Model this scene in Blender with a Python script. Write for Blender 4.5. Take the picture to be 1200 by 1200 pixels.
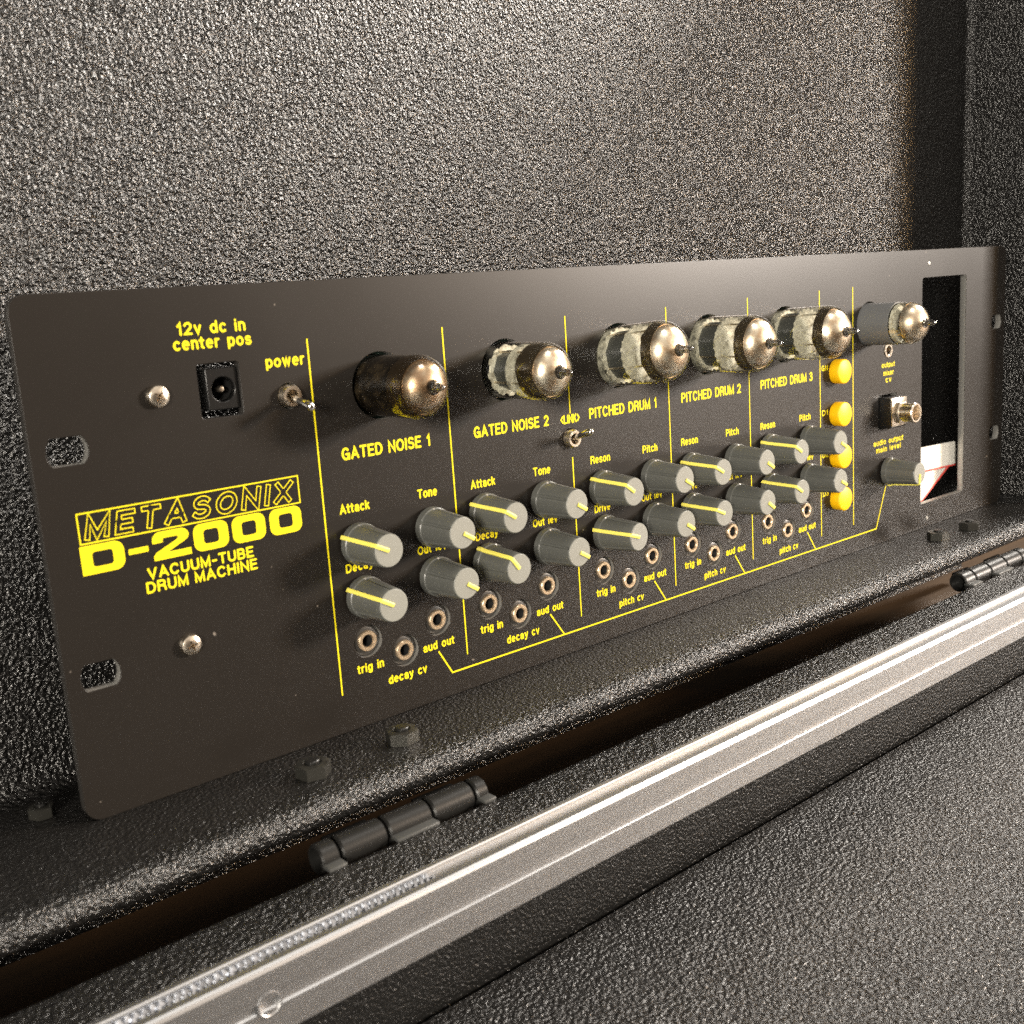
import bpy, bmesh, math, random
from mathutils import Matrix, Vector, noise

for o in list(bpy.data.objects): bpy.data.objects.remove(o)
SC = bpy.context.scene
COL = SC.collection
S = 0.001                 # the script works in millimetres
TABLE = -122.0            # height of the table top in panel millimetres (panel centre = 0)
def P(x, y, z): return Vector((x*S, y*S, (z-TABLE)*S))

# ------------------------------------------------------------------ camera
cam = bpy.data.cameras.new('camera'); camo = bpy.data.objects.new('camera', cam); COL.objects.link(camo)
R = Matrix(((0.7636641, -0.64214924, -0.06679437), (0.17776077, 0.10967613, 0.97794287), (-0.62065952, -0.75869328, 0.19790467))).transposed()
camo.matrix_world = Matrix.Translation(P(-314.178, -267.828, 58.467)) @ R.to_4x4()
cam.sensor_width = 36; cam.sensor_fit = 'HORIZONTAL'; cam.lens = 36*1257.5/1200
cam.clip_start = 0.01; cam.clip_end = 50
cam.dof.use_dof = True; cam.dof.focus_distance = 0.39; cam.dof.aperture_fstop = 24
SC.camera = camo

# ------------------------------------------------------------------ world and lamps (indoors)
W = bpy.data.worlds.new('World'); SC.world = W; W.use_nodes = True
nt = W.node_tree; bg = nt.nodes['Background']
# a cream walled room: bright ceiling and walls in front of the case, dim behind it and below the lamp line
tc = nt.nodes.new('ShaderNodeTexCoord'); sp = nt.nodes.new('ShaderNodeSeparateXYZ'); nt.links.new(tc.outputs['Generated'], sp.inputs[0])
def wr(src, a, b, c, d):
    n = nt.nodes.new('ShaderNodeMapRange'); n.interpolation_type = 'SMOOTHSTEP'
    for k, v in zip((1, 2, 3, 4), (a, b, c, d)): n.inputs[k].default_value = v
    nt.links.new(src, n.inputs[0]); return n.outputs[0]
def wm(op, a, b):
    n = nt.nodes.new('ShaderNodeMath'); n.operation = op
    for i, v in ((0, a), (1, b)):
        if isinstance(v, (int, float)): n.inputs[i].default_value = v
        else: nt.links.new(v, n.inputs[i])
    return n.outputs[0]
up = wr(sp.outputs[2], -0.02, 0.45, 0.0, 1.0)
side = wm('ADD', wm('MULTIPLY', sp.outputs[0], 0.05), wm('MULTIPLY', sp.outputs[1], -1.0))
front = wr(side, -0.1, 0.95, 0.03, 1.0)
wn = nt.nodes.new('ShaderNodeTexNoise'); wn.inputs['Scale'].default_value = 2.2; wn.inputs['Detail'].default_value = 3; nt.links.new(tc.outputs['Generated'], wn.inputs[0])
lev = wm('MULTIPLY', wm('MULTIPLY', up, front), wr(wn.outputs[0], 0.35, 0.65, 0.55, 1.25))
rp = nt.nodes.new('ShaderNodeValToRGB'); nt.links.new(up, rp.inputs[0]); nt.links.new(rp.outputs[0], bg.inputs[0])
e = rp.color_ramp.elements
e[0].color = (1.0, 0.62, 0.36, 1); e[1].position = 0.8; e[1].color = (1.0, 0.87, 0.73, 1)
nt.links.new(wm('ADD', wm('MULTIPLY', lev, 0.80), 0.014), bg.inputs[1])

def area(name, loc, target, power, size, color, sy=None):
    l = bpy.data.lights.new(name, 'AREA'); l.energy = power; l.size = size; l.color = color
    if sy: l.shape = 'RECTANGLE'; l.size_y = sy
    o = bpy.data.objects.new(name, l); COL.objects.link(o); o.location = P(*loc)
    o.rotation_euler = (P(*target)-P(*loc)).to_track_quat('-Z', 'Y').to_euler()
    return o
area('room_lamp', (1480, -1180, 390), (0, 0, 20), 56, 0.30, (1.0, 0.91, 0.82))
area('ceiling_lamp', (1150, -165, 860), (0, -150, -110), 25, 0.30, (1.0, 0.93, 0.84))
area('upper_fill', (150, -560, 1500), (100, -20, 0), 6, 0.4, (1.0, 0.94, 0.86))  # added overhead fill for the shadowed strip of the back wall
area('front_left_fill', (-1900, -1600, 420), (0, 0, 0), 70, 0.42, (1.0, 0.92, 0.80))  # added fill that brightens the lettering and knob faces
area('warm_lamp', (1210, -1160, 470), (150, 30, 120), 11, 0.12, (1.0, 0.60, 0.25))
SC.view_settings.view_transform = 'Standard'; SC.view_settings.look = 'None'
SC.view_settings.exposure = 0.08; SC.view_settings.gamma = 1.0
SC.render.engine = 'CYCLES'
SC.cycles.max_bounces = 8; SC.cycles.transparent_max_bounces = 24
SC.cycles.use_denoising = False; SC.cycles.sample_clamp_indirect = 4; SC.cycles.use_light_tree = False

# ------------------------------------------------------------------ materials
def mat(name, base, rough=0.5, metal=0.0, spec=0.5, coat=0.0):
    m = bpy.data.materials.new(name); m.use_nodes = True
    b = m.node_tree.nodes['Principled BSDF']
    b.inputs['Base Color'].default_value = (*base, 1); b.inputs['Roughness'].default_value = rough
    b.inputs['Metallic'].default_value = metal; b.inputs['Specular IOR Level'].default_value = spec
    b.inputs['Coat Weight'].default_value = coat
    return m
def nd(m, t, **kw):
    n = m.node_tree.nodes.new(t)
    for k, v in kw.items(): setattr(n, k, v)
    return n
def lk(m, a, b): m.node_tree.links.new(a, b)
def pb(m): return m.node_tree.nodes['Principled BSDF']
def coord(m, scale=(1, 1, 1)):
    t = nd(m, 'ShaderNodeTexCoord'); mpn = nd(m, 'ShaderNodeMapping'); mpn.inputs['Scale'].default_value = scale
    # world space so every copy keeps its own grain
    g = nd(m, 'ShaderNodeNewGeometry'); lk(m, g.outputs['Position'], mpn.inputs[0]); return mpn.outputs[0]
def nz(m, c, scale, detail=3, rough=0.5):
    n = nd(m, 'ShaderNodeTexNoise'); n.inputs['Scale'].default_value = scale; n.inputs['Detail'].default_value = detail
    n.inputs['Roughness'].default_value = rough; lk(m, c, n.inputs['Vector']); return n.outputs[0]
def ramp(m, f, a, b, ca, cb):
    r = nd(m, 'ShaderNodeValToRGB'); lk(m, f, r.inputs[0]); el = r.color_ramp.elements
    el[0].position = a; el[1].position = b; el[0].color = (*ca, 1); el[1].color = (*cb, 1); return r.outputs[0]
def math_(m, op, a, b):
    n = nd(m, 'ShaderNodeMath'); n.operation = op
    for i, v in ((0, a), (1, b)):
        if isinstance(v, (int, float)): n.inputs[i].default_value = v
        else: lk(m, v, n.inputs[i])
    return n.outputs[0]
def bump(m, h, dist, strength=1.0):
    b = nd(m, 'ShaderNodeBump'); b.inputs['Distance'].default_value = dist; b.inputs['Strength'].default_value = strength
    lk(m, h, b.inputs['Height']); lk(m, b.outputs[0], pb(m).inputs['Normal'])

def pebble(name, cell, depth, rough=0.3, base=(0.010, 0.0098, 0.0095), sp=0.7):
    m = mat(name, base, rough, spec=sp)
    c = coord(m)
    # warped cells give the raised grains, finer noise gives each grain its facets
    w = nd(m, 'ShaderNodeTexNoise'); w.inputs['Scale'].default_value = 0.7/(cell*S); w.inputs['Detail'].default_value = 2; lk(m, c, w.inputs['Vector'])
    vm = nd(m, 'ShaderNodeVectorMath', operation='MULTIPLY_ADD'); lk(m, w.outputs[1], vm.inputs[0])
    vm.inputs[1].default_value = (cell*S*1.6,)*3; lk(m, c, vm.inputs[2])
    v = nd(m, 'ShaderNodeTexVoronoi', feature='F1'); v.inputs['Scale'].default_value = 1/(cell*S); lk(m, vm.outputs[0], v.inputs['Vector'])
    n1 = nz(m, c, 1.1/(cell*S), 2, 0.5)
    n2 = nz(m, c, 2.9/(cell*S), 2, 0.6)
    h = math_(m, 'ADD', math_(m, 'MULTIPLY', v.outputs[0], -0.45), math_(m, 'ADD', math_(m, 'MULTIPLY', n1, 1.5), math_(m, 'MULTIPLY', n2, 0.16)))
    bump(m, h, depth*S)
    lk(m, math_(m, 'ADD', math_(m, 'MULTIPLY', nz(m, c, 60, 3), 0.16), rough-0.16), pb(m).inputs['Roughness'])
    return m
M = {}
M['abs'] = pebble('embossed_black_plastic', 1.35, 0.80, 0.29, (0.007, 0.0068, 0.0066), 0.62)
M['abs_fine'] = pebble('fine_embossed_black_plastic', 1.4, 0.6, 0.32)
M['abs_floor'] = pebble('tray_black_plastic', 1.35, 0.78, 0.33)
M['abs_lip'] = pebble('lip_black_plastic', 1.2, 0.80, 0.31)
M['abs_top'] = pebble('ledge_top_black_plastic', 1.1, 0.62, 0.36, (0.012, 0.0115, 0.011), 0.42)
M['abs_smooth'] = pebble('inner_wall_black_plastic', 1.1, 0.40, 0.40, (0.008, 0.008, 0.0078), 0.3)
M['panel'] = mat('black_anodised_face', (0.0135, 0.0115, 0.0098), 0.36, spec=0.31)
c = coord(M['panel'])
lk(M['panel'], math_(M['panel'], 'ADD', math_(M['panel'], 'MULTIPLY', nz(M['panel'], c, 25, 4), 0.07), 0.31), pb(M['panel']).inputs['Roughness'])
lk(M['panel'], ramp(M['panel'], nz(M['panel'], c, 420, 1, 0.4), 0.79, 0.815, (0.0135, 0.0115, 0.0098), (0.16, 0.14, 0.12)), pb(M['panel']).inputs['Base Color'])
M['panel_edge'] = mat('black_panel_edge', (0.03, 0.028, 0.026), 0.4)
M['bare'] = mat('bare_cut_aluminium', (0.36, 0.355, 0.335), 0.38, 0.6)
M['yellow'] = mat('yellow_ink', (0.84, 0.71, 0.01), 0.6, spec=0.2)
M['button'] = mat('yellow_button_plastic', (0.95, 0.53, 0.0), 0.5)
M['knob'] = mat('grey_knob_plastic', (0.100, 0.103, 0.095), 0.36)
bump(M['knob'], nz(M['knob'], coord(M['knob']), 3000, 3), 0.03*S, 0.5)
M['knob_lit'] = mat('lit_grey_knob_plastic', (0.215, 0.218, 0.195), 0.5)  # same plastic as the sides, light on the front face painted in
M['pointer'] = mat('pale_yellow_pointer_plastic', (0.80, 0.72, 0.13), 0.42)
M['nickel'] = mat('nickel_plate', (0.74, 0.66, 0.55), 0.26, 1.0)
bump(M['nickel'], nz(M['nickel'], coord(M['nickel']), 1800, 3), 0.04*S, 0.5)
M['brass'] = mat('tarnished_brass', (0.66, 0.52, 0.36), 0.34, 0.85)
M['chrome'] = mat('bright_chrome', (0.78, 0.76, 0.72), 0.12, 1.0)
M['dark_plastic'] = mat('matt_black_plastic', (0.006, 0.006, 0.006), 0.3, 0, 0.4)
M['jack_body'] = mat('dark_jack_body', (0.035, 0.033, 0.03), 0.35)
M['hole'] = mat('dark_bore', (0.003, 0.003, 0.003), 0.7)
M['black_steel'] = mat('black_oxide_steel', (0.018, 0.0178, 0.017), 0.33, 0.35)
bump(M['black_steel'], nz(M['black_steel'], coord(M['black_steel']), 2500, 3), 0.05*S, 0.6)
M['nut'] = mat('dull_dark_steel', (0.05, 0.049, 0.043), 0.38, 0.6)
bump(M['nut'], nz(M['nut'], coord(M['nut']), 1500, 3), 0.08*S, 0.6)
M['getter'] = mat('getter_silver', (0.92, 0.84, 0.72), 0.36, 1.0)
c = coord(M['getter'])
lk(M['getter'], ramp(M['getter'], nz(M['getter'], c, 260, 5, 0.7), 0.40, 0.62, (0.72, 0.54, 0.40), (0.98, 0.92, 0.84)), pb(M['getter']).inputs['Base Color'])
bump(M['getter'], nz(M['getter'], c, 300, 2), 0.15*S, 0.5)
M['getter_edge'] = mat('getter_brown_halo', (0.16, 0.125, 0.085), 0.22, 0.85)
M['mica'] = mat('white_mica', (0.62, 0.60, 0.54), 0.5)
lk(M['mica'], ramp(M['mica'], nz(M['mica'], coord(M['mica']), 500, 4, 0.7), 0.38, 0.60, (0.34, 0.315, 0.26), (0.74, 0.72, 0.64)), pb(M['mica']).inputs['Base Color'])
M['plate'] = mat('grey_carbonised_plate', (0.085, 0.09, 0.092), 0.42, 0.4)
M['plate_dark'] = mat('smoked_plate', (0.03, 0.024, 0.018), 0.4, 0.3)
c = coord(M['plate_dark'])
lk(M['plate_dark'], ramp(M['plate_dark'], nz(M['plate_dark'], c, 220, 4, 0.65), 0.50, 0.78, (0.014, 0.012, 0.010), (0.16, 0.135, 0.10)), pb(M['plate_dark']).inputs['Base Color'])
M['sheath'] = mat('grey_metal_sheath', (0.19, 0.195, 0.20), 0.5, 0.35)
M['leaf_steel'] = mat('worn_leaf_steel', (0.09, 0.092, 0.09), 0.45, 0.4)
M['white_edge'] = mat('ribbon_grey_plastic', (0.80, 0.78, 0.72), 0.5)
M['red'] = mat('ribbon_red_stripe', (0.75, 0.10, 0.08), 0.5)
M['board'] = mat('circuit_board_green', (0.012, 0.03, 0.018), 0.45)
M['dimple'] = mat('raised_reflector', (0.80, 0.84, 0.92), 0.07, 0.95)

def glass(name, tint, extra=0.0):
    m = bpy.data.materials.new(name); m.use_nodes = True; t = m.node_tree; t.nodes.clear()
    out = t.nodes.new('ShaderNodeOutputMaterial'); mix = t.nodes.new('ShaderNodeMixShader')
    tr = t.nodes.new('ShaderNodeBsdfTransparent'); tr.inputs[0].default_value = (*tint, 1)
    gl = t.nodes.new('ShaderNodeBsdfGlossy'); gl.inputs['Roughness'].default_value = 0.04
    # Schlick reflectance, the same from both sides of the thin wall
    fr = t.nodes.new('ShaderNodeLayerWeight'); fr.inputs[0].default_value = 0.5
    pw = t.nodes.new('ShaderNodeMath'); pw.operation = 'POWER'; pw.inputs[1].default_value = 4.5; t.links.new(fr.outputs['Facing'], pw.inputs[0])
    ad = t.nodes.new('ShaderNodeMath'); ad.operation = 'MULTIPLY_ADD'; ad.inputs[1].default_value = 0.9; ad.inputs[2].default_value = 0.045+extra
    t.links.new(pw.outputs[0], ad.inputs[0]); t.links.new(ad.outputs[0], mix.inputs[0])
    t.links.new(tr.outputs[0], mix.inputs[1]); t.links.new(gl.outputs[0], mix.inputs[2]); t.links.new(mix.outputs[0], out.inputs[0])
    return m
M['glass'] = glass('clear_tube_glass', (0.92, 0.92, 0.86), 0.05)
M['glass_tip'] = glass('thick_seal_glass', (0.80, 0.78, 0.72), 0.5)
M['glass_smoke'] = glass('smoked_tube_glass', (0.72, 0.67, 0.58), 0.05)

hz = mat('getter_haze_film', (0.70, 0.68, 0.60), 0.5); M['haze'] = hz
ht = nd(hz, 'ShaderNodeBsdfTransparent'); hm = nd(hz, 'ShaderNodeMixShader'); ho = hz.node_tree.nodes['Material Output']
lk(hz, ramp(hz, nz(hz, coord(hz), 330, 5, 0.72), 0.36, 0.66, (0.10, 0.10, 0.10), (0.78, 0.78, 0.78)), hm.inputs[0])
lk(hz, ht.outputs[0], hm.inputs[1]); lk(hz, pb(hz).outputs[0], hm.inputs[2]); lk(hz, hm.outputs[0], ho.inputs[0])
M['alu'] = mat('brushed_aluminium', (0.50, 0.505, 0.515), 0.42, 1.0)
c = coord(M['alu'], (3, 220, 220))
lk(M['alu'], math_(M['alu'], 'ADD', math_(M['alu'], 'MULTIPLY', nz(M['alu'], c, 3, 3), 0.10), 0.37), pb(M['alu']).inputs['Roughness'])
M['wood'] = mat('brown_wood', (0.12, 0.055, 0.022), 0.5)
c = coord(M['wood'], (1, 9, 1))
lk(M['wood'], ramp(M['wood'], nz(M['wood'], c, 12, 6, 0.6), 0.3, 0.7, (0.034, 0.018, 0.006), (0.07, 0.038, 0.014)), pb(M['wood']).inputs['Base Color'])

# ------------------------------------------------------------------ helpers
def mk(name, verts, faces, mats, midx=None, smooth=True, angle=35):
    me = bpy.data.meshes.new(name)
    me.from_pydata([(v[0]*S, v[1]*S, v[2]*S) for v in verts], [], faces)
    for m in (mats if isinstance(mats, (list, tuple)) else [mats]): me.materials.append(M[m])
    if midx: me.polygons.foreach_set('material_index', midx)
    me.validate(); me.update()
    if smooth:
        me.polygons.foreach_set('use_smooth', [True]*len(me.polygons))
        me.set_sharp_from_angle(angle=math.radians(angle))
    return me
def fixn(me):
    b = bmesh.new(); b.from_mesh(me); bmesh.ops.recalc_face_normals(b, faces=b.faces); b.to_mesh(me); b.free(); return me
def lathe(name, prof, mats, seg=48, rmod=None, mi=None, angle=35):
    """profile of (radius, height) turned about the -Y axis"""
    vs, fs, ids = [], [], []; rows = []
    for k, (r, h) in enumerate(prof):
        if r <= 1e-6: rows.append([len(vs)]); vs.append((0, -h, 0))
        else:
            row = []
            for i in range(seg):
                a = 2*math.pi*i/seg; rr, hh = (r, h) if rmod is None else rmod(r, h, a, k)
                row.append(len(vs)); vs.append((rr*math.cos(a), -hh, rr*math.sin(a)))
            rows.append(row)
    for k in range(len(rows)-1):
        A, B = rows[k], rows[k+1]
        for i in range(seg):
            j = (i+1) % seg
            if len(A) == 1 and len(B) == 1: continue
            if len(A) == 1: fs.append((A[0], B[j], B[i]))
            elif len(B) == 1: fs.append((A[i], A[j], B[0]))
            else: fs.append((A[i], A[j], B[j], B[i]))
            ids.append(mi(k, i) if mi else 0)
    return fixn(mk(name, vs, fs, mats, ids, True, angle))
def boxm(name, sx, sy, sz, m, bev=0.0, segs=2, c=(0, 0, 0)):
    b = bmesh.new(); bmesh.ops.create_cube(b, size=1.0)
    for v in b.verts: v.co = Vector((v.co.x*sx+c[0], v.co.y*sy+c[1], v.co.z*sz+c[2]))*S
    if bev: bmesh.ops.bevel(b, geom=b.edges[:], offset=bev*S, segments=segs, affect='EDGES', profile=0.5)
    me = bpy.data.meshes.new(name); b.to_mesh(me); b.free(); me.materials.append(M[m])
    if bev:
        me.polygons.foreach_set('use_smooth', [True]*len(me.polygons)); me.set_sharp_from_angle(angle=math.radians(35))
    return me
def put(name, me, parent, loc=(0, 0, 0), rot=(0, 0, 0), label=None, kind=None):
    o = bpy.data.objects.new(name, me); COL.objects.link(o); o.parent = parent
    o.location = (loc[0]*S, loc[1]*S, loc[2]*S); o.rotation_euler = rot
    if label: o['label'] = label
    if kind: o['kind'] = kind
    return o
def thing(name, loc, label, cat):
    o = bpy.data.objects.new(name, None); COL.objects.link(o); o.location = P(*loc); o['label'] = label; o['category'] = cat
    o.empty_display_size = 0.05; return o
def ring(cx, cy, r, n=40, cw=False, a0=0.0):
    p = [(cx+r*math.cos(a0+2*math.pi*i/n), cy+r*math.sin(a0+2*math.pi*i/n)) for i in range(n)]
    return p[::-1] if cw else p
def rrect(x0, z0, x1, z1, r, n=6):
    p = []
    for cx, cz, a in ((x1-r, z1-r, 0), (x0+r, z1-r, 90), (x0+r, z0+r, 180), (x1-r, z0+r, 270)):
        for i in range(n+1):
            t = math.radians(a+90*i/n); p.append((cx+r*math.cos(t), cz+r*math.sin(t)))
    return p
def curve_mesh(name, polys, ext, m, bev=0.0, extra=None):
    """flat outline(s) with holes in the XZ plane, front at y=0, thickness ext"""
    cu = bpy.data.curves.new(name, 'CURVE'); cu.dimensions = '2D'; cu.fill_mode = 'BOTH'; cu.extrude = max(ext/2-bev, 0)*S
    cu.bevel_depth = bev*S; cu.offset = -bev*S; cu.bevel_resolution = 1
    for pl in polys:
        s = cu.splines.new('POLY'); s.points.add(len(pl)-1); s.use_cyclic_u = True
        for i, q in enumerate(pl): s.points[i].co = (q[0]*S, q[1]*S, 0, 1)
    return flat_to_mesh(name, cu, ext, m)
def flat_to_mesh(name, cu, ext, m):
    o = bpy.data.objects.new('tmp', cu); COL.objects.link(o)
    dg = bpy.context.evaluated_depsgraph_get(); me = bpy.data.meshes.new_from_object(o.evaluated_get(dg))
    bpy.data.objects.remove(o); bpy.data.curves.remove(cu)
    for v in me.vertices: v.co = Vector((v.co.x, -v.co.z+ext/2*S, v.co.y))
    me.materials.clear(); me.materials.append(M[m]); me.name = name
    return me

# ================================================================== THE TABLE
tb = bpy.data.objects.new('table_top', boxm('table_top', 3600, 2600, 30, 'wood', 2)); COL.objects.link(tb)
tb.location = P(200, 300, TABLE-15); tb['kind'] = 'structure'

# ================================================================== THE FLIGHT CASE
case = thing('flight_case', (0, -200, TABLE), 'open flight case of black pebbled plastic with a bare aluminium rail, holding the drum machine', 'case')
OY = 200  # the case root stands at y = -200, so its children are shifted back by this
def cput(name, me, loc=(0, 0, 0), **k):
    return put(name, me, case, (loc[0], loc[1]+OY, loc[2]-TABLE), **k)
def extrude_x(name, prof, x0, x1, m, nx=1, smooth=True, closed=True, angle=30, disp=None):
    vs, fs = [], []; n = len(prof)
    for i in range(nx+1):
        x = x0+(x1-x0)*i/nx
        for j, (y, z) in enumerate(prof):
            q = (x, y, z)
            if disp: q = disp(q, j)
            vs.append(q)
    for i in range(nx):
        for j in range(n if closed else n-1):
            k = (j+1) % n; fs.append((i*n+j, i*n+k, (i+1)*n+k, (i+1)*n+j))
    if closed: fs.append(tuple(range(n))[::-1]); fs.append(tuple(nx*n+j for j in range(n)))
    return fixn(mk(name, vs, fs, m, None, smooth, angle))
def arc(cy, cz, r, a0, a1, n):
    return [(cy+r*math.cos(math.radians(a0+(a1-a0)*i/n)), cz+r*math.sin(math.radians(a0+(a1-a0)*i/n))) for i in range(n+1)]
XL, XR = -470, 258
# lid: back wall, with a rounded foot running into the ledge
cput('lid_back_wall', extrude_x('lid_back_wall', arc(25, -59.25, 7, -90, 0, 6)+[(32, 330), (38, 330), (38, -113), (32.5, -113), (32.5, -74.2), (25, -74.2)], XL, XR+6, 'abs'))  # unseen skirt below the ledge, added to keep light off the table
# ledge with a thick rounded front edge; its emboss is real relief near the lens
prof = []
back = [(25-59*0, -66.25)]
top = [(25 - 0.75*i, -66.25) for i in range(0, 71)]              # 25 .. -27.5
fr = []
cy, cz, r = -30.6, -70.2, 3.95
a = 90
for i in range(0, 19): 
    t = math.radians(90+10*i*1.0); fr.append((cy-0.0+r*1.15*math.cos(t), cz+r*math.sin(t)))
def emboss(q, j):
    x, y, z = q
    if y > -26 or z < -74.1: return q
    w = min(1.0, (-26-y)/2.5)
    v = Vector((x, y, z))*0.75
    h = (noise.noise(v*1.3)+0.5*noise.noise(v*2.9))*0.26*w
    n = Vector((0, y-cy if y < cy else 0, z-cz)).normalized()
    return (x, y+n.y*h, z+n.z*h)
xs0, xs1 = -300, 258
topc = [(25, -66.25), (-26.0, -66.25)]+[(-26-0.6*i, -66.25) for i in range(1, 8)]
ledge_prof = topc+fr+[(25, -74.15)]
ledge = extrude_x('lid_ledge', ledge_prof, xs0, xs1, 'abs_lip', 930, True, True, 50, emboss)
ledge.materials.append(M['abs_top'])
for p in ledge.polygons:
    if p.center.y > -27.2*S: p.material_index = 1
cput('lid_ledge', ledge)
cput('lid_ledge', extrude_x('lid_ledge', [(25, -66.25), (-30.6, -66.25)]+fr+[(25, -74.15)], XL, xs0-0.02, 'abs_fine'))
# lid side wall
def sidew():
    vs = []; fs = []
    prof = [(XR+6.2, 38), (XR+6.2, -32), (XR+5.4, -34.4), (XR+3.1, -35.2), (XR+0.9, -34.4), (XR, -32), (XR, 28)]+[(XR-4+4*math.cos(math.radians(a)), 28+4*math.sin(math.radians(a))) for a in (30, 60, 85)]
    for z, dx in ((-66.4, 0), (-60, 0.0), (330, 6)):
        for (x, y) in prof: vs.append((x+dx+(2.5 if z == -66.4 else 0)*0, y, z))
    n = len(prof)
    for l in range(2):
        for j in range(n): k = (j+1) % n; fs.append((l*n+j, l*n+k, (l+1)*n+k, (l+1)*n+j))
    fs.append(tuple(range(n))); fs.append(tuple(2*n+j for j in range(n)))
    return fixn(mk('lid_side_wall', vs, fs, 'abs', None, True, 30))
cput('lid_side_wall', sidew())
# base: rim, inner wall, outer wall and tray floor
XB0, XB1 = -470, 262
rimp = arc(-61.5, -79.6, 1.6, 180, 90, 4)+[(-58, -77.8), (-50, -77.8)]+arc(-49, -80.8, 3, 90, 0, 5)+[(-46, -121.6), (-50, -121.6), (-50, -95), (-63.1, -95)]
cput('base_rim', extrude_x('base_rim', rimp, XB0, XB1, 'abs_lip'))
cput('base_inner_wall', extrude_x('base_inner_wall', [(-66, -94.6), (-66, -112.4)]+[(-66, -117.5), (-62, -117.5), (-62, -94.6)], XB0, XB1, 'abs_smooth'))
cput('base_tray_floor', boxm('base_tray_floor', 1100, 640, 3.2, 'abs_floor', 0, c=(-80, -388.2, -116.02)))
# aluminium valance
vp = [(-63.2, -94.4), (-63.2, -77.6), (-63.6, -77.25), (-65.1, -77.2), (-65.4, -77.5), (-65.5, -78.5), (-69.3, -78.5), (-69.4, -77.7), (-69.7, -77.4), (-71.6, -77.4),
      (-72.3, -77.8), (-72.6, -78.5), (-72.6, -84.9), (-71.9, -85.3), (-71.9, -86.8), (-72.6, -87.2), (-72.6, -93.8), (-72.2, -94.3), (-71, -94.4)]
rail = cput('aluminium_rail', extrude_x('aluminium_rail', vp, XB0, XB1, 'alu', 1, True, True, 20))
fac = []
def led_facets():
    vs, fs = [], []
    x = -262; rnd = random.Random(5)
    while x < -184:
        L = 1.5
        for k in range(2):
            y0, y1 = (-67.35, -65.6) if k == 0 else (-69.25, -67.45)
            xo = x+(0.8 if k else 0)
            b = len(vs); hz = -78.45; top = -77.35+rnd.uniform(-0.2, 0.15)
            xm = xo+L/2+rnd.uniform(-0.2, 0.2); ym = (y0+y1)/2
            vs += [(xo, y0, hz), (xo+L, y0, hz), (xo+L, y1, hz), (xo, y1, hz), (xm, ym, top)]
            fs += [(b, b+1, b+4), (b+1, b+2, b+4), (b+2, b+3, b+4), (b+3, b, b+4)]
        x += 1.75
    return fixn(mk('prism_strip', vs, fs, 'dimple', None, False))
put('prism_strip', led_facets(), rail, kind='stuff')
rv = lathe('countersunk_hole', [(2.95, -0.2), (2.95, 0.12), (2.55, 0.18), (1.6, -0.45), (0, -0.55)], 'alu', 32)
put('countersunk_hole', rv, rail, (-230.3, -72.62, -86.1))

# hinges
def hinge(xa, xb, seams):
    root = bpy.data.objects.new('hinge', None); COL.objects.link(root); root.parent = case
    root.location = ((xa+xb)/2*S, (-41+OY)*S, (-77.4-TABLE)*S)
    xs = [xa]+seams+[xb]; mid = (xa+xb)/2
    for i in range(len(xs)-1):
        a, b = xs[i]+0.45, xs[i+1]-0.45; r = 4.15; g = 0.5
        prf = [(2.1, 0.0), (r-g, 0.0), (r, g), (r, b-a-g), (r-g, b-a), (2.1, b-a)]
        if i == 0: prf = [(0, 3.0), (3.1, 3.0)]+[(3.2, 0.0)]+prf[1:]
        me = lathe('knuckle', prf, 'black_steel', 40, angle=30)
        me.transform(Matrix.Rotation(math.radians(90), 4, 'Z'))       # -Y axis becomes +X
        put('knuckle', me, root, (a-mid, 0, 0))
        if i % 2 == 0:
            put('leaf', boxm('leaf', b-a, 4.4, 1.0, 'leaf_steel', 0.2, c=((a+b)/2-mid, -4.9, -0.25)), root)
        else:
            put('leaf', boxm('leaf', b-a, 5.5, 1.3, 'black_steel', 0.25, c=((a+b)/2-mid, 5.0, 0.6)), root)
    pin = lathe('hinge_pin', [(0, 0), (2.0, 0), (2.0, xb-xa-6), (0, xb-xa-6)], 'black_steel', 24)
    pin.transform(Matrix.Rotation(math.radians(90), 4, 'Z')); put('hinge_pin', pin, root, (xa-mid+3.5, 0, 0))
hinge(-200.5, -146.5, [-194.5, -180.2, -165.9, -151.4])
hinge(119.0, 177.5, [128.0, 142.0, 156.5, 171.0])

# nuts on their bolts
def nutmesh():
    b = 5.5/math.cos(math.radians(30))*0.9
    vs, fs = [], []
    def rad(a, h):
        flat = 4.3/math.cos(((a+math.pi/6) % (math.pi/3))-math.pi/6)
        return flat
    prof = [(1, 0), (1, 0.01), (1, 3.1), (0.93, 3.6), (0.62, 3.7), (0.5, 3.3), (0.5, 0.4)]
    def rm(r, h, a, k):
        if k in (0, 1, 2): return (rad(a, h), h if k != 2 else h+0.55-0.55*max(0, (rad(a, h)-4.3))/0.79)
        if k == 3: return (4.15, h)
        return (r*4.3, h)
    me = lathe('hex_nut', prof, 'nut', 72, rm, angle=28)
    me.transform(Matrix.Rotation(math.radians(-90), 4, 'X')); return me
def boltmesh():
    me = lathe('bolt_end', [(2.1, 0), (2.1, 4.2), (1.8, 4.5), (0, 4.55)], 'black_steel', 32)
    me.transform(Matrix.Rotation(math.radians(-90), 4, 'X')); return me
NM, BM = nutmesh(), boltmesh()
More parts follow.
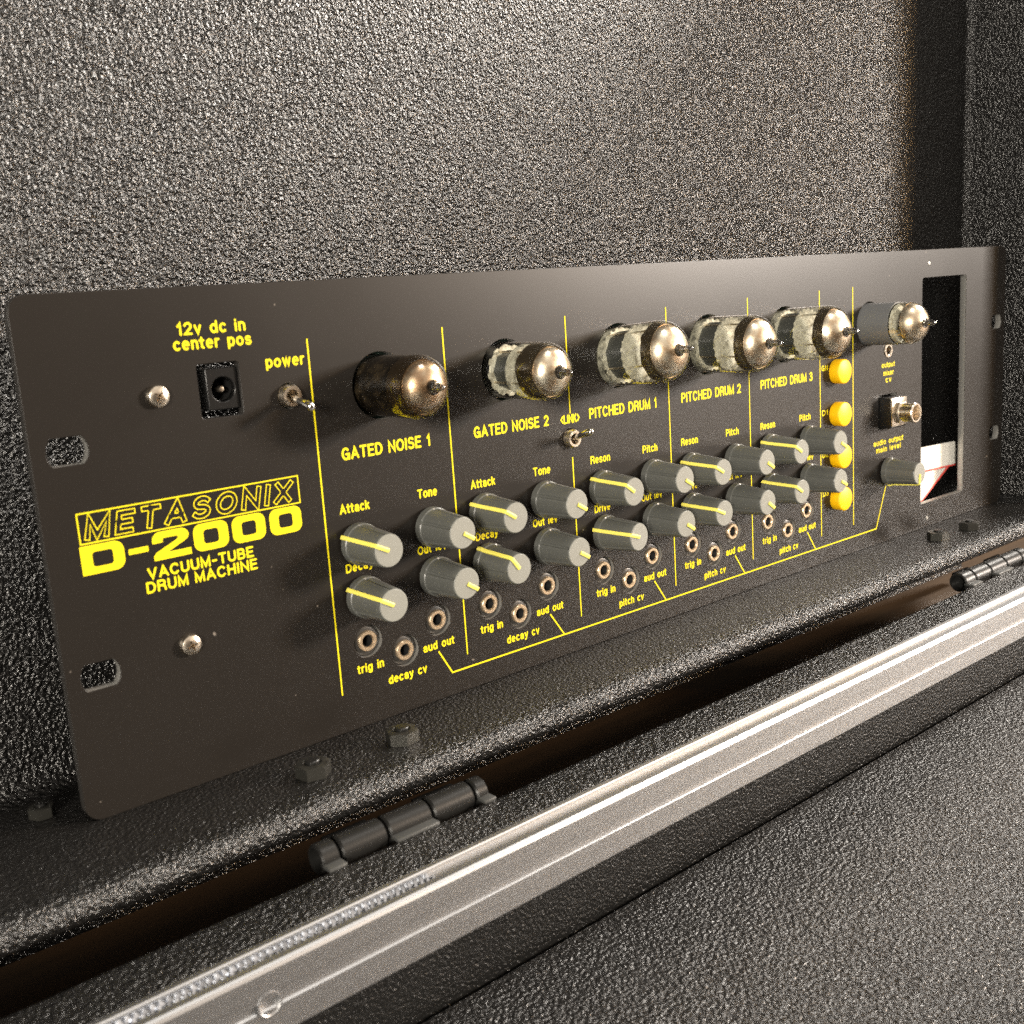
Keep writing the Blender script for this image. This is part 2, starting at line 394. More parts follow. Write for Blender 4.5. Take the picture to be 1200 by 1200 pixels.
for i, (x, y) in enumerate([(-186.2, -18.2), (-156.6, -18.0), (146.0, -17.0), (172.5, -18.4), (-248.0, 14.5)]):
    n = cput('hex_nut', NM, (x, y, -66.2)); n.rotation_euler[2] = [0.2, 0.75, 0.35, 0.9, 0.5][i]
    if i == 4: n.scale = (0.68, 0.68, 0.8)
    put('bolt_end', BM, n)

# ================================================================== THE DRUM MACHINE
dm = thing('drum_machine', (0, 0, -66.25), 'black rack mount drum machine with grey knobs and glass tubes, standing in the case', 'drum machine')
def dput(name, me, loc=(0, 0, 0), **k):
    return put(name, me, dm, (loc[0], loc[1], loc[2]+66.25), **k)
# layout (millimetres from the panel centre)
KX = [(-154.3, -128.0), (-107.1, -81.1), (-54.2, -28.2), (-6.9, 19.2), (41.5, 68.3)]
KZ = (-10.0, -26.1)
JACKS = [(-154.1, -40.3), (-141.2, -46.7), (-128.1, -40.2), (-106.9, -40.1), (-94.3, -46.5), (-81.2, -39.8), (-54.2, -40.2), (-41.3, -46.6), (-28.7, -40.2),
         (-6.2, -40.4), (6.7, -46.6), (18.3, -40.0), (41.3, -40.3), (54.8, -46.5), (68.2, -40.4), (131.3, 22.4)]
TUBES = [(-141.2, 35, 9.0, 9.9), (-93.6, 35, 9.0, 9.9), (-41.5, 35, 10.5, 11.3), (6.9, 35, 10.5, 11.3), (54.9, 35.2, 10.5, 11.3), (116.2, 35.2, 9.0, 9.8)]
holes = []
for sx in (-1, 1):
    for sz in (-1, 1):
        r = 5.0; zz = 3.45; cx, czz = sx*232.55, sz*28.575; p = []
        dxx = 1.6
        a1 = math.asin(zz/r)
        for i in range(11): t = -a1+2*a1*i/10; p.append((cx+dxx/2*0+r*math.cos(t), czz+r*math.sin(t)))
        for i in range(11): t = math.pi-a1+2*a1*i/10; p.append((cx-dxx/2*0+r*math.cos(t), czz+r*math.sin(t)))
        holes.append(p)
for x, z in JACKS: holes.append(ring(x, z, 4.9 if x < 100 else 3.4, 40))
for x, z, rg, rh in TUBES: holes.append(ring(x, z, rh, 56))
holes.append(rrect(-197.4, 31.9, -185.5, 46.2, 0.9, 3))
holes.append(ring(-171.5, 35.3, 3.6, 32)); holes.append(ring(-66.9, 9.3, 3.5, 32))
holes.append(rrect(123.4, -13.0, 138.4, 2.6, 0.3, 2))
holes.append(rrect(160.5, -54.2, 201.2, 53.4, 1.6, 4))
for x, z in ((166.4, 60.0), (166.8, -61.9)): holes.append(ring(x, z, 1.25, 16))
pm = curve_mesh('front_panel', [rrect(-241.3, -66.25, 241.3, 66.25, 4.6, 8)]+[h[::-1] for h in holes], 3.1, 'panel', 0.14)
pm.materials.append(M['bare']); pm.materials.append(M['panel_edge'])
for p in pm.polygons:
    cx, cy, cz2 = p.center/S
    if cy > 0.2:
        outer = abs(cx) > 240.9 or abs(cz2) > 65.9 or (abs(cx) > 236.5 and abs(cz2) > 61.4)
        sock = -198.2 < cx < -184.8 and 31 < cz2 < 47
        p.material_index = 2 if (outer or sock or cy > 3.0) else 1
dput('front_panel', pm)
# board and bracket behind
dput('circuit_board', boxm('circuit_board', 322, 1.6, 104, 'board', 0, c=(-10, 17, 0)))
for sx in (-168, 148):
    for sz in (-45, 45):
        st = lathe('standoff', [(2.6, 0), (2.6, 13.0)], 'nickel', 16); dput('standoff', st, (sx, 16.2, sz))

# ---- printing: a single-stroke alphabet; (advance, strokes) in cap heights
def A_(cx, cy, rx, ry, s, e, n=12):
    return [(cx+rx*math.cos(math.radians(s+(e-s)*i/n)), cy+ry*math.sin(math.radians(s+(e-s)*i/n))) for i in range(n+1)]
def O_(cx, cy, rx, ry, n=24): return ['loop']+A_(cx, cy, rx, ry, 0, 360, n)[:-1]
GL = {
 'A': (.74, [[(0, 0), (.37, 1), (.74, 0)], [(.13, .31), (.61, .31)]]),
 'B': (.62, [[(0, 0), (0, 1)], [(0, 1)]+A_(.36, .76, .22, .24, 90, -90)+[(0, .52)], [(0, .52)]+A_(.37, .26, .25, .26, 90, -90)+[(0, 0)]]),
 'C': (.72, [A_(.37, .5, .37, .5, 42, 318, 20)]),
 'D': (.68, [[(0, 0), (0, 1)], [(0, 1)]+A_(.28, .5, .40, .5, 90, -90)+[(0, 0)]]),
 'E': (.56, [[(.56, 1), (0, 1), (0, 0), (.56, 0)], [(0, .52), (.5, .52)]]),
 'G': (.74, [A_(.37, .5, .37, .5, 44, 335, 20)+[(.72, .46), (.42, .46)], [(.73, .46), (.73, 0)]]),
 'H': (.64, [[(0, 0), (0, 1)], [(.64, 0), (.64, 1)], [(0, .52), (.64, .52)]]),
 'I': (.02, [[(.01, 0), (.01, 1)]]),
 'K': (.62, [[(0, 0), (0, 1)], [(.58, 1), (0, .36)], [(.2, .58), (.62, 0)]]),
 'L': (.50, [[(0, 1), (0, 0), (.50, 0)]]),
 'M': (.78, [[(0, 0), (0, 1), (.39, .06), (.78, 1), (.78, 0)]]),
 'N': (.66, [[(0, 0), (0, 1), (.66, 0), (.66, 1)]]),
 'O': (.78, [O_(.39, .5, .39, .5)]),
 'P': (.60, [[(0, 0), (0, 1)], [(0, 1)]+A_(.34, .73, .26, .27, 90, -90)+[(0, .46)]]),
 'R': (.64, [[(0, 0), (0, 1)], [(0, 1)]+A_(.36, .75, .25, .25, 90, -90)+[(0, .5)], [(.34, .5), (.60, .34), (.64, 0)]]),
 'S': (.62, [A_(.31, .75, .28, .25, 30, 250)[:-1]+A_(.31, .26, .31, .26, 70, -150)]),
 'T': (.64, [[(0, 1), (.64, 1)], [(.32, 1), (.32, 0)]]),
 'U': (.64, [[(0, 1)]+A_(.32, .32, .32, .32, 180, 360)+[(.64, 1)]]),
 'V': (.70, [[(0, 1), (.35, 0), (.70, 1)]]),
 'X': (.66, [[(0, 0), (.66, 1)], [(0, 1), (.66, 0)]]),
 'a': (.50, [A_(.25, .5, .22, .22, 160, 0)+[(.48, 0)], O_(.24, .20, .22, .20, 18)]),
 'c': (.48, [A_(.26, .36, .26, .36, 48, 312, 16)]),
 'd': (.52, [O_(.26, .36, .25, .36, 20), [(.52, 0), (.52, 1)]]),
 'e': (.52, [[(.06, .39), (.49, .39)], A_(.26, .36, .25, .36, 2, 302, 18)]),
 'g': (.52, [O_(.26, .36, .25, .36, 20), [(.52, .72), (.52, -.06)]+A_(.27, -.06, .25, .20, 0, -150)]),
 'h': (.46, [[(0, 0), (0, 1)], A_(.23, .46, .23, .26, 180, 0)+[(.46, 0)]]),
 'i': (.02, [[(.01, 0), (.01, .70)], [(.01, .97), (.01, 1.0)]]),
 'k': (.46, [[(0, 0), (0, 1)], [(.42, .70), (0, .24)], [(.16, .42), (.46, 0)]]),
 'l': (.02, [[(.01, 0), (.01, 1)]]),
 'm': (.76, [[(0, 0), (0, .72)], A_(.19, .50, .19, .22, 180, 0)+[(.38, 0)], A_(.57, .50, .19, .22, 180, 0)+[(.76, 0)]]),
 'n': (.46, [[(0, 0), (0, .72)], A_(.23, .46, .23, .26, 180, 0)+[(.46, 0)]]),
 'o': (.54, [O_(.27, .36, .27, .36, 22)]),
 'p': (.52, [O_(.27, .36, .25, .36, 20), [(0, -.25), (0, .72)]]),
 'r': (.28, [[(0, 0), (0, .72)], A_(.24, .44, .24, .27, 180, 80)]),
 's': (.44, [A_(.22, .54, .20, .18, 25, 250)[:-1]+A_(.22, .19, .22, .19, 70, -155)]),
 't': (.26, [[(.10, .95), (.10, .14)]+A_(.24, .14, .14, .13, 180, 270), [(-.06, .70), (.27, .70)]]),
 'u': (.46, [[(0, .72)]+A_(.23, .26, .23, .26, 180, 360)+[(.46, .72)], [(.46, .3), (.46, 0)]]),
 'v': (.48, [[(0, .72), (.24, 0), (.48, .72)]]),
 'w': (.72, [[(0, .72), (.18, 0), (.36, .68), (.54, 0), (.72, .72)]]),
 'x': (.46, [[(0, 0), (.46, .72)], [(0, .72), (.46, 0)]]),
 'y': (.48, [[(0, .72), (.25, .02)], [(.48, .72), (.22, -.12), (.14, -.24), (.02, -.25)]]),
 '1': (.26, [[(0, .76), (.20, 1), (.20, 0)]]),
 '2': (.56, [A_(.28, .72, .27, .28, 165, -30)+[(.02, .02), (.56, .0)]]),
 '3': (.56, [A_(.27, .76, .25, .24, 150, -90)+[(.20, .52)], [(.27, .52)]+A_(.27, .26, .28, .27, 90, -155)]),
 '-': (.34, [[(0, .42), (.34, .42)]]), '<': (.36, [[(.36, .9), (0, .5), (.36, .1)]]), '>': (.36, [[(0, .9), (.36, .5), (0, .1)]]),
}
def ribbon(vs, fs, pts, hw, y, caps=True, cut=0.0):
    loop = pts[0] == 'loop'
    p = [Vector(q) for q in (pts[1:] if loop else pts)]
    q_ = [p[0]]
    for v in p[1:]:
        if (v-q_[-1]).length > 1e-6: q_.append(v)
    p = q_; n = len(p)
    if not loop and cut:
        p[0] = p[0]+(p[1]-p[0]).normalized()*cut; p[-1] = p[-1]+(p[-2]-p[-1]).normalized()*cut
    rows = []
    for i in range(n):
        a = p[(i-1) % n] if (loop or i) else None; b = p[(i+1) % n] if (loop or i < n-1) else None
        d0 = (p[i]-a).normalized() if a is not None else (b-p[i]).normalized()
        d1 = (b-p[i]).normalized() if b is not None else d0
        t = d0+d1
        t = t.normalized() if t.length > 1e-6 else d0
        nn = Vector((-t.y, t.x)); k = hw/max(0.42, nn.dot(Vector((-d0.y, d0.x))))
        b0 = len(vs); vs.append((p[i].x+nn.x*k, y, p[i].y+nn.y*k)); vs.append((p[i].x-nn.x*k, y, p[i].y-nn.y*k)); rows.append((b0, b0+1))
    for i in range(n if loop else n-1):
        r0, r1 = rows[i], rows[(i+1) % n]; fs.append((r0[0], r0[1], r1[1], r1[0]))
    if caps and not loop:
        for i, s in ((0, -1), (n-1, 1)):
            d = (p[1]-p[0]).normalized() if i == 0 else (p[-1]-p[-2]).normalized()
            base = math.atan2(d.y*s, d.x*s); ids = [rows[i][0] if s == 1 else rows[i][1]]
            ids = []
            for j in range(7):
                t = base+math.pi/2-math.pi*j/6
                ids.append(len(vs)); vs.append((p[i].x+hw*math.cos(t), y, p[i].y+hw*math.sin(t)))
            fs.append(tuple(ids))
def layout(s, x0, x1, cap, hw, gap, word, shear):
    """strokes of s mapped so that the ink spans x0..x1 and the cap height is cap"""
    pen = 0; st = []
    for ch in s:
        if ch == ' ': pen += word; continue
        adv, L = GL[ch]
        for l in L: st.append([q if q == 'loop' else (q[0]+pen, q[1]) for q in l])
        pen += adv+gap
    W_ = pen-gap; kx = (x1-x0-2*hw-shear*cap)/W_; kz = cap-2*hw
    return [[q if q == 'loop' else (hw+q[0]*kx+q[1]*kz*shear, hw+q[1]*kz) for q in l] for l in st]
def text(s, x0, x1, z, cap, wt=0.090, gap=0.34, word=0.62, name='printed_word', label=None):
    hw = wt*cap; vs, fs = [], []
    for i, l in enumerate(layout(s, x0, x1, cap, hw, gap, word, 0)): ribbon(vs, fs, l, hw, -0.003*(i % 3)-0.0015*(i % 2))
    me = mk(name, vs, fs, 'yellow', None, False)
    return dput(name, facefront(me), (x0, -0.06, z), label=label)
def facefront(me):
    b = bmesh.new(); b.from_mesh(me); b.normal_update()
    bmesh.ops.reverse_faces(b, faces=[f for f in b.faces if f.normal.y > 0]); b.to_mesh(me); b.free(); return me
def outlined(s, x0, x1, z, cap, hw, line, shear, label):
    vs, fs, ids = [], [], []
    for l in layout(s, x0, x1, cap, hw, 0.46, 0.5, shear): ribbon(vs, fs, l, hw, 0, False, -hw*0.9)
    n = len(fs)
    for i, l in enumerate(layout(s, x0, x1, cap, hw, 0.46, 0.5, shear)): ribbon(vs, fs, l, hw-line, -0.012-0.002*(i % 2), False, -hw*0.9+line)
    me = mk('maker_name', vs, fs, ['yellow', 'panel'], [0]*n+[1]*(len(fs)-n), False)
    return dput('maker_name', facefront(me), (x0, -0.05, z), label=label)
def T(s, x0, x1, z, cap=2.9, **k): return text(s, x0, x1, z, cap, label='yellow printed words "%s"' % s, **k)
T('12v dc in', -201.3, -182.3, 53.9, 3.3); T('center pos', -202.8, -181.0, 50.1, 3.3); T('power', -177.6, -165.7, 43.4, 3.3)
T('VACUUM-TUBE', -217.3, -187.5, -7.1, 3.05); T('DRUM MACHINE', -218.1, -186.8, -10.7, 3.05, word=0.5)
T('GATED NOISE 1', -156.9, -125.4, 14.9, 3.7); T('GATED NOISE 2', -108.5, -76.6, 14.8, 3.7); T('<LINK>', -71.3, -62.4, 14.4, 3.1)
T('PITCHED DRUM 1', -57.8, -23.5, 14.6, 3.8); T('PITCHED DRUM 2', -10.0, 25.2, 14.7, 3.8); T('PITCHED DRUM 3', 37.7, 73.0, 14.6, 3.8)
T('Attack', -159.4, -149.2, -0.6); T('Tone', -131.9, -124.5, -0.7); T('Attack', -111.3, -101.3, -1.2); T('Tone', -84.9, -77.2, -1.2)
for i, dx in enumerate((0, 47.3, 95.4)):
    T('Reson', -58.3+dx, -48.7+dx, -1.2-0.25*i); T('Pitch', -32.0+dx, -24.1+dx, -1.2-0.2*i)
    T('Drive', -57.6+dx, -49.8+dx, -18.7, 2.7); T('Out lev', -33.7+dx, -22.5+dx, -18.8, 2.7)
    T('trig in', -58.7+dx*1.003, -49.3+dx*1.003, -49.2, 2.8); T('pitch cv', -47.6+dx*1.005, -34.7+dx*1.005, -55.6, 2.8); T('aud out', -34.2+dx*1.006, -21.9+dx*1.006, -49.1, 2.8)
T('Decay', -159.3, -149.9, -18.2, 2.7); T('Out lev', -133.6, -122.6, -18.1, 2.7); T('Decay', -110.8, -101.6, -18.2, 2.7); T('Out lev', -86.5, -75.3, -18.4, 2.7)
T('trig in', -158.8, -149.4, -49.6, 2.8); T('decay cv', -148.3, -133.9, -55.8, 2.8); T('aud out', -134.7, -122.5, -49.4, 2.8)
T('trig in', -111.6, -102.3, -49.2, 2.8); T('decay cv', -101.0, -86.6, -55.4, 2.8); T('aud out', -87.3, -75.0, -49.2, 2.8)
T('output', 126.0, 136.9, 14.9, 2.4); T('mixer', 127.4, 136.0, 11.2, 2.4); T('cv', 129.2, 134.0, 8.0, 2.6)
T('audio output', 119.3, 144.4, -20.2, 2.6); T('main level', 121.5, 142.2, -23.6, 2.6)
T('GN', 79.5, 84.1, 17.9, 2.4); T('D1', 79.6, 84.0, -1.2, 2.4); T('D2', 79.6, 84.0, -19.4, 2.4); T('D3', 79.6, 84.0, -36.5, 2.4)
outlined('METASONIX', -231.6, -173.0, 6.0, 6.1, 0.72, 0.24, 0.22, 'yellow outlined slanted maker name')
def poly(name, polys, x=0, z=0, label=None): return dput(name, curve_mesh(name, polys, 0.08, 'yellow'), (x, -0.08, z), label=label)
fr_o = [(-232.9, 5.15), (-171.6, 5.15), (-171.6, 13.1), (-232.9, 13.1)]
t_ = 0.32
fr_i = [(-232.9+t_, 5.15+t_), (-171.6-t_, 5.15+t_), (-171.6-t_, 13.1-t_), (-232.9+t_, 13.1-t_)]
poly('name_frame', [fr_o, fr_i[::-1]], label='thin yellow frame round the maker name')
Z0_, Z1_ = -2.6, 4.75
def zero(x0, x1): return [rrect(x0, Z0_, x1, Z1_, 2.2, 6), rrect(x0+2.75, Z0_+1.75, x1-2.75, Z1_-1.75, 0.9, 4)[::-1]]
D_o = [(-233.2, Z0_), (-225.0, Z0_)]+[(-224.8+2.4*math.cos(t), Z0_+2.4+2.4*math.sin(t)) for t in [math.radians(-90+15*i) for i in range(7)]]+[(-224.8+2.4*math.cos(t), Z1_-2.4+2.4*math.sin(t)) for t in [math.radians(15*i) for i in range(7)]]+[(-233.2, Z1_)]
D_i = rrect(-230.4, Z0_+1.75, -225.2, Z1_-1.75, 0.8, 3)
poly('model_digit', [D_o, D_i[::-1]], label='bold wide yellow letter D')
poly('model_digit', [[(-221.3, 0.35), (-216.2, 0.35), (-216.2, 1.75), (-221.3, 1.75)]], label='bold yellow dash')
two = [(-215.0, Z0_), (-204.9, Z0_), (-204.9, Z0_+1.75), (-211.2, Z0_+1.75), (-206.4, 1.35), (-205.5, 1.9), (-205.1, 2.7)]
two += [(-207.2+2.1*math.cos(t), 2.65+2.1*math.sin(t)) for t in [math.radians(15*i) for i in range(1, 7)]]
two += [(-212.9+2.1*math.cos(t), 2.65+2.1*math.sin(t)) for t in [math.radians(90+15*i) for i in range(0, 7)]]
two += [(-215.0, 1.9), (-212.3, 1.9), (-212.3, 2.6), (-212.0, 3.0), (-208.3, 3.0), (-208.0, 2.6), (-208.3, 2.1), (-214.3, -0.6), (-215.0, -1.4)]
poly('model_digit', [two], label='bold wide yellow digit 2')
for x0, x1 in ((-203.9, -194.1), (-192.9, -183.1), (-181.7, -171.9)): poly('model_digit', zero(x0, x1), label='bold wide yellow digit 0')
def line(x, z0, z1, x2=None):
    x2 = x if x2 is None else x2
    h = 0.215; poly('divider_line', [[(x2-h, z0), (x2+h, z0), (x+h, z1), (x-h, z1)]])
line(-164.3, -54.4, 50.4, -164.7); line(-117.7, -54.3, 50.3); line(-66.7, 17.7, 50.4); line(-66.7, -54.2, 2.7)
line(-16.8, -54.4, 50.4); line(30.5, -54.0, 51.2); line(78.4, -53.8, 51.7); line(103.1, -53.4, 52.0)
def pathpoly(pts, h=0.25):
    L, Rr = [], []
    for i, p in enumerate(pts):
        d0 = (Vector(p)-Vector(pts[i-1])).normalized() if i else (Vector(pts[1])-Vector(p)).normalized()
        d1 = (Vector(pts[i+1])-Vector(p)).normalized() if i < len(pts)-1 else d0
        n = Vector((-(d0+d1).y, (d0+d1).x)).normalized(); k = h/max(0.3, n.dot(Vector((-d0.y, d0.x))))
        L.append((p[0]+n.x*k, p[1]+n.y*k)); Rr.append((p[0]-n.x*k, p[1]-n.y*k))
    return Rr+L[::-1]
poly('route_line', [pathpoly([(-128.9, -50.4), (-124.2, -58.7), (121.6, -58.7), (129.5, -39.8)])], label='long yellow line joining the audio outputs to the level knob')
for a, b in ((-81.2, -75.4), (-28.6, -22.8), (18.9, 24.7), (68.0, 73.7)): poly('branch_line', [pathpoly([(a, -49.9), (b, -58.4)])])

# ---- knobs
def knobmesh():
    def rm(r, h, a, k):
        if 3 <= k <= 15:
            d = min(abs((math.degrees(a)-g+180) % 360-180) for g in (62, 124, 186, 248, 304))
            if d < 5.5: r = r-0.42*(1-(d/5.5)**2)**0.5
        return (r, h)
    prof = [(6.0, 0.2), (6.35, 0.35), (6.25, 2.5), (5.95, 2.75)]+[(5.9-0.92*i/11, 2.95+12.3*i/11) for i in range(12)]+[(4.78, 15.75), (4.55, 15.98), (0, 16.0)]
    return lathe('knob', prof, ['knob', 'knob_lit'], 180, rm, lambda k, i: 1 if k >= 16 else 0, 32)
def ptrmesh():
    path = [(0.3, 16.12), (3.0, 16.12), (4.72, 16.0), (5.12, 15.4), (6.12, 3.0), (6.62, 2.2), (6.72, 0.5)]
    w = 0.62; vs, fs = [], []; t = 0.34
    for i, (r, h) in enumerate(path):
        d = Vector(path[min(i+1, len(path)-1)])-Vector(path[max(i-1, 0)]); d.normalize(); n = Vector((-d.y, d.x))
        if n.x < 0 or (i < 2 and n.y < 0): n = -n
        for s_, tt in ((-w, -0.8), (-w, t*0.6), (-w*0.6, t), (w*0.6, t), (w, t*0.6), (w, -0.8)):
            vs.append((r+n.x*tt, -(h+n.y*tt), s_))
    for i in range(len(path)-1):
        for j in range(6): k = (j+1) % 6; fs.append((i*6+j, i*6+k, (i+1)*6+k, (i+1)*6+j))
    fs.append(tuple(range(6))); fs.append(tuple((len(path)-1)*6+j for j in range(6)))
    return fixn(mk('pointer', vs, fs, 'pointer', None, True, 40))
KM, PM = knobmesh(), ptrmesh()
shaft = lathe('knob_shaft', [(3, -14), (3, 2)], 'nickel', 16)
def knob(x, z, ang, tilt=(0, 0)):
    k = dput('knob', KM, (x, -0.6, z)); k.rotation_euler = (math.radians(tilt[0]), math.radians(-ang), math.radians(tilt[1]))
    put('pointer', PM, k); put('knob_shaft', shaft, k)
ANG = [(153, -32, 150, -33), (147, -31, 127, -31), (143, -31, 161, -33), (149, -32, 155, -35), (147, -30, 147, -28)]
for i, (xa, xb) in enumerate(KX):
    a, b, c_, d = ANG[i]
    knob(xa, KZ[0]+(0.8 if i == 1 else -0.6 if i == 3 else 0), a); knob(xb, KZ[0]+(0.5 if i == 1 else -0.9 if i == 3 else 0), b)
    knob(xa, KZ[1]+(0.5 if i == 1 else 0), c_, (0, 5.5) if i == 2 else (0, 0)); knob(xb, KZ[1]+(0.5 if i < 2 else -0.5 if i == 3 else 0), d)
knob(130.2, -32.8, -94)

# ---- jacks
jw = lathe('jack_body', [(0.0, -6), (4.6, -6), (4.6, -1.3), (4.0, -1.0), (3.0, -1.0)], 'jack_body', 40)
jr = lathe('jack_ring', [(3.15, -1.6), (3.15, -0.25), (2.95, 0.0), (2.1, 0.0), (1.75, -0.5), (1.7, -5), (0, -5)], ['brass', 'hole'], 40, None, lambda k, i: 1 if k >= 4 else 0)
for x, z in JACKS:
    if x < 100:
        j = dput('jack_socket', jw, (x, 0, z)); put('jack_ring', jr, j)
    else:
        j = dput('jack_socket', lathe('jack_socket', [(3.3, -5), (3.3, 0.2), (3.0, 0.5), (2.2, 0.5), (1.8, 0.1), (1.7, -5), (0, -5)], 'nickel', 32), (x, 0, z))

# ---- power inlet
inl = dput('power_inlet', curve_mesh('power_inlet', [rrect(-4.4, -5.6, 4.6, 5.4, 0.3, 2), ring(0.2, -0.3, 3.3, 32, True)], 9, 'dark_plastic', 0.25), (-190.4, 0.9, 39.4))
put('barrel', lathe('barrel', [(3.35, -8), (3.3, -1.5), (3.3, -8.0), (0, -8.0)], 'hole', 32), inl)
put('centre_pin', lathe('centre_pin', [(0.95, -8), (0.95, -1.4), (0.6, -0.9), (0, -0.8)], 'nickel', 20), inl, (0.2, 0, -0.3))

# ---- toggle switches
def toggle(x, z, tip, length):
    t = dput('toggle_switch', lathe('toggle_switch', [(3.2, -6)]+[(3.0+0.14*(i % 2), -1.0+0.35*i) for i in range(9)]+[(2.75, 2.3), (1.9, 2.3), (1.7, 1.8), (1.5, -2), (0, -2)], 'nickel', 40), (x, 0, z))
    v = Vector(tip)-Vector((0, -0.5, 0)); L = v.length
    lev = lathe('lever', [(0.0, -0.4), (0.85, 0), (0.85, L*0.25), (1.0, L*0.55), (1.25, L-0.9), (1.05, L-0.25), (0.5, L), (0, L+0.05)], 'chrome', 28, angle=50)
    q = v.to_track_quat('-Y', 'Z'); o = put('lever', lev, t, (0, -0.5, 0)); o.rotation_euler = q.to_euler()
toggle(-171.7, 35.3, (0.2, -12.3, -2.8), 12); toggle(-67.0, 9.2, (-0.4, -11.2, 3.2), 12)

# ---- screws
def screwmesh(R_, H):
    def rm(r, h, a, k):
        if k in (4, 5, 6):
            d = min(abs((math.degrees(a)+20-g+180) % 360-180) for g in (0, 90, 180, 270))
            if k == 4: return (R_*(0.50 if d < 14 else 0.20), h)
            if k == 5: return (R_*(0.46 if d < 14 else 0.18), h-0.75)
        return (r, h)
    return lathe('screw', [(R_, 0), (R_, H*0.45), (R_*0.9, H*0.75), (R_*0.62, H*0.96), (R_*0.5, H), (R_*0.46, H-0.8), (0, H-0.85)], 'nickel', 72, rm, angle=30)
SM = screwmesh(2.9, 2.2)
for x, z, r in ((-208.7, 39.3, 0.3), (-208.7, -26.7, 0.9)):
    o = dput('screw', SM, (x, 0.05, z)); o.rotation_euler[1] = r
sm2 = lathe('rivet', [(1.15, -2), (1.15, -0.3), (0.8, 0.1), (0, 0.15)], 'bare', 20)
for x, z in ((166.4, 60.0), (166.8, -61.9)): dput('rivet', sm2, (x, 0, z))

# ---- yellow push buttons
bmn = lathe('push_button', [(4.5, -4), (5.25, -2), (5.25, 3.9), (5.12, 4.3), (4.8, 4.5), (0, 4.52)], 'button', 56, angle=60)
for z in (16.9, -1.5, -19.9, -38.7): dput('push_button', bmn, (90.3, 0, z))

# ---- phono output
ph = dput('phono_socket', boxm('phono_socket', 13.6, 16, 13.8, 'dark_plastic', 0.4, c=(0, 2.6, 0)), (131.0, 0, -5.4))
put('shell_plate', boxm('shell_plate', 12.6, 0.6, 12.8, 'nickel', 0.15, c=(0, -5.75, 0.3)), ph)
put('collar', lathe('collar', [(5.3, 6.0), (5.3, 7.6), (4.9, 8.0), (0, 8.0)], 'nickel', 6, angle=20), ph)
put('barrel', lathe('barrel', [(4.15, 6), (4.15, 12.6), (4.5, 12.9), (4.5, 13.9), (4.2, 14.3), (3.5, 14.3), (3.3, 13.8), (3.3, 7), (0, 7)], ['nickel', 'dark_plastic'], 40, None, lambda k, i: 1 if k >= 7 else 0), ph)

